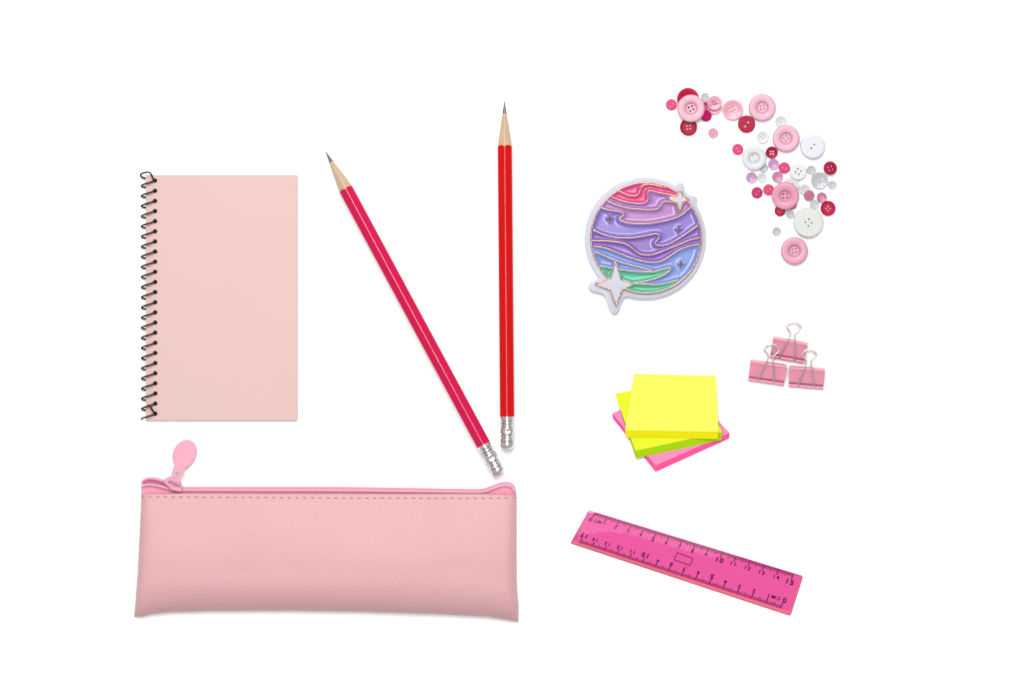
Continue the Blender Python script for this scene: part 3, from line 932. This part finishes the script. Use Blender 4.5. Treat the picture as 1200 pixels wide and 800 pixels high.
def button_mesh(r, t, style, nh, d, hr, rot):
    r, t, d, hr = r*S, t*S, d*S, hr*S
    if style == 'dish':
        prof = [(.90, 0), (.97, .12), (1, .35), (1, .6), (.99, .78), (.965, .91), (.92, .98), (.84, 1), (.64, .985), (.50, .955), (.44, .88), (.39, .70), (.355, .54)]; zi = .51; ri = .335
    elif style == 'rim':
        prof = [(.88, 0), (.96, .12), (1, .4), (1, .7), (.985, .9), (.94, 1), (.88, 1), (.83, .9), (.79, .74), (.74, .70)]; zi = .70; ri = .70
    elif style == 'bowl':
        prof = [(.88, 0), (.96, .12), (1, .4), (1, .75), (.98, .93), (.93, 1), (.86, .98), (.7, .86), (.5, .74)]; zi = .70; ri = .46
    elif style == 'dome':
        prof = [(.88, 0), (.96, .1), (1, .3), (.99, .5), (.95, .68), (.85, .84), (.68, .95), (.5, 1.0)]; zi = 1.02; ri = .42
    else:
        prof = [(.90, 0), (.97, .12), (1, .35), (1, .65), (.985, .85), (.94, .97), (.86, 1.0)]; zi = 1.0; ri = .80
    n = 56
    bm = bmesh.new()
    cs = []
    if nh == 4: cs = [(d*math.cos(rot + q*math.pi/2 + math.pi/4), d*math.sin(rot + q*math.pi/2 + math.pi/4)) for q in range(4)]
    elif nh == 2: cs = [(d*math.cos(rot), d*math.sin(rot)), (-d*math.cos(rot), -d*math.sin(rot))]
    elif nh == 3: cs = [(d*math.cos(rot + q*2*math.pi/3), d*math.sin(rot + q*2*math.pi/3)) for q in range(3)]
    hl = [[(x + hr*math.cos(2*math.pi*k/12), y + hr*math.sin(2*math.pi*k/12)) for k in range(12)] for x, y in cs]
    circ = lambda R: [(R*math.cos(2*math.pi*k/n), R*math.sin(2*math.pi*k/n)) for k in range(n)]
    top = fill_with_holes(bm, circ(ri*r), hl, zi*t)
    bot = fill_with_holes(bm, circ(prof[0][0]*r), hl, 0)
    for la, lb in zip(top[1:], bot[1:]):
        for i in range(12): bm.faces.new((la[i], la[(i+1) % 12], lb[(i+1) % 12], lb[i]))
    prev = bot[0]
    for (fr, fz) in prof[1:]:
        ring = [bm.verts.new((fr*r*math.cos(2*math.pi*k/n), fr*r*math.sin(2*math.pi*k/n), fz*t)) for k in range(n)]
        for i in range(n): bm.faces.new((prev[i], prev[(i+1) % n], ring[(i+1) % n], ring[i]))
        prev = ring
    for i in range(n): bm.faces.new((prev[i], prev[(i+1) % n], top[0][(i+1) % n], top[0][i]))
    return bm
R = math.radians
# key: cx, cy, r, t, style, material, holes, hole distance, hole radius, rotation, underneath, label
BT = [
 ('a', 806.2, 116.3, 13.0, 5, 'bowl', 'crimson', 4, 2.6, 1.0, 10, None, 'big crimson button half hidden behind a pale pink button at the top left'),
 ('f', 826.5, 126.0, 6.2, 4, 'bowl', 'hot', 2, 1.6, .7, 40, None, 'small hot pink button wedged between the pale pink button and a clear pink one'),
 ('b', 809.5, 127.7, 16.2, 7, 'dish', 'pale', 4, 3.0, 1.25, 25, 'a', 'big pale pink button lying over a crimson one at the top left of the buttons'),
 ('c', 786.6, 122.9, 6.5, 4, 'flat', 'hot', 2, 2.1, .8, 50, None, 'small hot pink button farthest to the left of all the buttons'),
 ('d', 806.7, 149.2, 10.1, 5, 'rim', 'dark', 4, 2.6, 1.05, 5, None, 'dark red rimmed four hole button touching the lower edge of a big pale pink button'),
 ('h2', 837.2, 126.4, 8.2, 4, 'bowl', 'rose', 4, 2, .8, 0, None, 'rose pink button showing as a crescent beneath a clear pink button'),
 ('h', 837.2, 121.0, 8.7, 4, 'bowl', 'cpink', 4, 2.3, .95, 20, 'h2', 'clear pink button with bright rim lying over a rose pink one'),
 ('g', 826.3, 113.6, 4.9, 3, 'bowl', 'clear', 4, 1.5, .6, 30, None, 'tiny clear button at the top edge, touching a clear pink button'),
 ('e', 827.1, 135.6, 6.7, 4, 'flat', 'magenta', 0, 1.5, .6, 0, 'f', 'small dark magenta button with no visible holes, tilted beside the big pale pink one'),
 ('i', 858.5, 129.2, 12.3, 5, 'bowl', 'glit', 4, 3.0, 1.2, 30, None, 'see-through pink glitter button left of the uppermost right pale pink button'),
 ('j', 835.7, 156.3, 5.8, 4, 'rim', 'cpink', 4, 1.7, .6, 20, None, 'tiny see-through pink button lying alone below the top left cluster'),
 ('l', 893.0, 126.5, 16.0, 7, 'dish', 'pale', 4, 2.9, 1.1, 10, None, 'big pale pink button at the top right, above a crimson two hole button'),
 ('k', 874.7, 145.7, 10.2, 5, 'flat', 'dark', 2, 3.0, 1.2, 52, None, 'crimson button with two white holes, touching a big pale pink button'),
 ('m', 915.1, 142.8, 7.0, 4, 'bowl', 'milky', 4, 1.9, .7, 20, None, 'small milky white button peeking out above a big pale pink button'),
 ('n', 921.0, 162.6, 15.9, 7, 'dish', 'pale', 4, 2.9, 1.2, 40, None, 'big pale pink button left of the lavender white two hole button'),
 ('o', 893.6, 161.2, 7.2, 4, 'bowl', 'white', 4, 2.1, .7, 40, None, 'small white four hole button lying alone under the crimson two hole button'),
 ('p', 952.1, 171.9, 14.6, 7, 'flat', 'lavwhite', 2, 2.8, 1.05, 48, None, 'big lavender white button with two holes at the right edge'),
 ('q', 864.4, 175.2, 6.5, 4, 'flat', 'hot', 2, 2.1, .85, -65, None, 'small hot pink two hole button touching the left of a big milky white one'),
 ('r2', 894.8, 197.0, 5.2, 3.5, 'bowl', 'grey', 4, 1.6, .6, 15, None, 'tiny smoky clear button half covered by the big milky white two hole button'),
 ('r', 883.7, 185.8, 14.3, 6, 'dish', 'milky', 2, 3.4, 1.1, 115, None, 'big milky white button with a sunken two hole centre'),
 ('s', 904.3, 178.9, 7.1, 4, 'bowl', 'dark', 4, 2.1, .95, 0, None, 'small crimson four hole button right of the big milky white button'),
 ('t', 906.4, 192.6, 6.4, 4, 'bowl', 'lilac', 2, 1.8, .6, 20, None, 'small lilac pearl button just under the small crimson four hole button'),
 ('u', 919.0, 196.8, 6.6, 4, 'flat', 'hot', 2, 2.1, .85, -18, None, 'small hot pink two hole button touching the left of a medium white button'),
 ('v', 935.2, 201.5, 10.0, 5, 'flat', 'white', 4, 3.2, .85, 55, None, 'medium white button between a hot pink and a smoky clear button'),
 ('w', 950.6, 199.3, 5.3, 4, 'bowl', 'grey', 4, 1.7, .8, 30, None, 'tiny smoky clear button touching the right of the medium white button'),
 ('y', 960.1, 211.7, 10.1, 5, 'bowl', 'grey', 4, 2.6, .95, 20, None, 'medium smoky clear button under the dark crimson four hole button'),
 ('x', 972.2, 197.7, 8.0, 5, 'flat', 'dark', 4, 2.9, 1.25, 25, 'y', 'dark crimson button with four large white holes at the far right'),
 ('z', 975.2, 216.9, 5.2, 4, 'bowl', 'clear', 4, 1.7, .6, 0, None, 'tiny clear button farthest to the right of all the buttons'),
 ('aa', 880.5, 208.2, 6.4, 4, 'bowl', 'lilac', 2, 2.3, .65, -27, None, 'small lilac pearl button with two holes, directly below the big milky white one'),
 ('ab', 893.0, 208.2, 5.7, 4, 'bowl', 'milky', 4, 1.7, .65, 40, None, 'tiny milky white button between a lilac and an orchid pink button'),
 ('ad', 911.0, 207.5, 6.4, 4, 'bowl', 'orchid', 2, 1.9, .65, 25, None, 'small orchid pink pearl button below and left of a hot pink two hole button'),
 ('ae', 887.0, 225.9, 6.6, 4, 'flat', 'magenta', 2, 2.0, .75, 48, None, 'small magenta two hole button, farthest left in the lower part of the heap'),
 ('af', 900.6, 222.4, 6.5, 4, 'flat', 'coral', 2, 2.1, .75, 45, None, 'small coral pink two hole button touching the left rim of a big pink one'),
 ('ai', 927.0, 217.6, 9.6, 3, 'flat', 'milky', 4, 2.6, .9, 0, None, 'milky white button peeking out behind the top of a big pink button'),
 ('aj', 914.0, 247.0, 6.5, 4, 'flat', 'dark', 2, 1.9, .75, 40, None, 'small crimson two hole button sticking out below the big pink button'),
 ('ak', 928.4, 240.0, 5.4, 3, 'flat', 'dusty', 2, 1.9, .7, 0, None, 'dusky pink button almost wholly hidden under the big pink button'),
 ('ag', 920.2, 229.2, 16.1, 7, 'dish', 'mid', 4, 3.3, 1.25, 3, 'ai', 'big bright pink button lying on several smaller buttons in the middle of the heap'),
 ('al', 925.9, 251.0, 5.0, 4, 'bowl', 'grey', 4, 1.5, .65, 25, None, 'tiny smoky clear button touching the left of the big warm white button'),
 ('am', 942.8, 222.2, 6.4, 4, 'bowl', 'milky', 4, 1.9, .75, 20, None, 'small milky white button partly under a dusky pink one'),
 ('an', 947.5, 228.7, 6.4, 4, 'flat', 'dusty', 0, 1.6, .55, -60, 'am', 'small dusky pink button with no clear holes, overlapping a milky white one'),
 ('ao', 962.9, 231.5, 6.0, 4, 'bowl', 'dusty', 4, 1.9, .85, 45, None, 'small dusky pink four hole button above the rimmed crimson one'),
 ('ap', 954.1, 239.2, 5.5, 4, 'bowl', 'clear', 4, 1.8, .7, 15, None, 'tiny clear button just above the big warm white button'),
 ('aq', 970.2, 244.2, 8.8, 5, 'rim', 'crimson', 4, 2.5, 1.0, 45, None, 'crimson button with a raised rim, right of the big warm white one'),
 ('ar', 947.1, 261.0, 17.6, 7, 'flat', 'warm', 4, 3.8, 1.0, 40, None, 'biggest button of all, flat warm white with four holes'),
 ('as', 910.0, 271.2, 5.2, 4, 'bowl', 'grey', 2, 1.7, .65, 20, None, 'tiny smoky clear button lying alone left of the big warm white one'),
 ('at', 930.7, 294.1, 16.1, 7, 'dish', 'rose', 4, 2.9, 1.15, 10, None, 'big rose pink button lying apart at the very bottom of the buttons'),
]
placed = {}
BT = [(a, b, c, d, (3.0 if e <= 4 else (4.2 if e == 5 else e * 1.1)), f, g, h, i, j * (1.35 if f == 'flat' and e <= 5 else 1.2 if e <= 5 else 1), k, l, m) for (a, b, c, d, e, f, g, h, i, j, k, l, m) in BT]
for (kk, bx, by, r, t, style, mat, nh, d, hr, rot, on, label) in BT:
    bm = button_mesh(r, t, style, nh, d, hr, R(rot))
    o = link('button', bm, BM[mat], None, 32)
    tag(o, label, 'button', 'sewing buttons')
    z = .003; tiltv = None
    if on:
        ux, uy, ur, ut, uz = placed[on]
        dx, dy = bx - ux, by - uy; D_ = math.hypot(dx, dy)
        top = uz + ut * S
        reach = r + D_ - ur
        if D_ > ur * .98 and reach > 0:                        # leans: one edge on the lower button, the other on the ground
            ang_ = math.asin(min(.6, (top + .002) / (reach * S)))
            axis = Vector((dx, -dy, 0)).cross(Vector((0, 0, 1))).normalized()
            # far edge (direction dx,-dy) goes down
            o.rotation_mode = 'QUATERNION'
            o.rotation_quaternion = Matrix.Rotation(-ang_, 4, axis).to_quaternion()
            z = .004 + r * S * math.sin(ang_)
        else:
            z = top + .003
    o.location = (X(bx), Y(by), z)
    placed[kk] = (bx, by, r, t, z)
# buttons whose whole edge rests on others
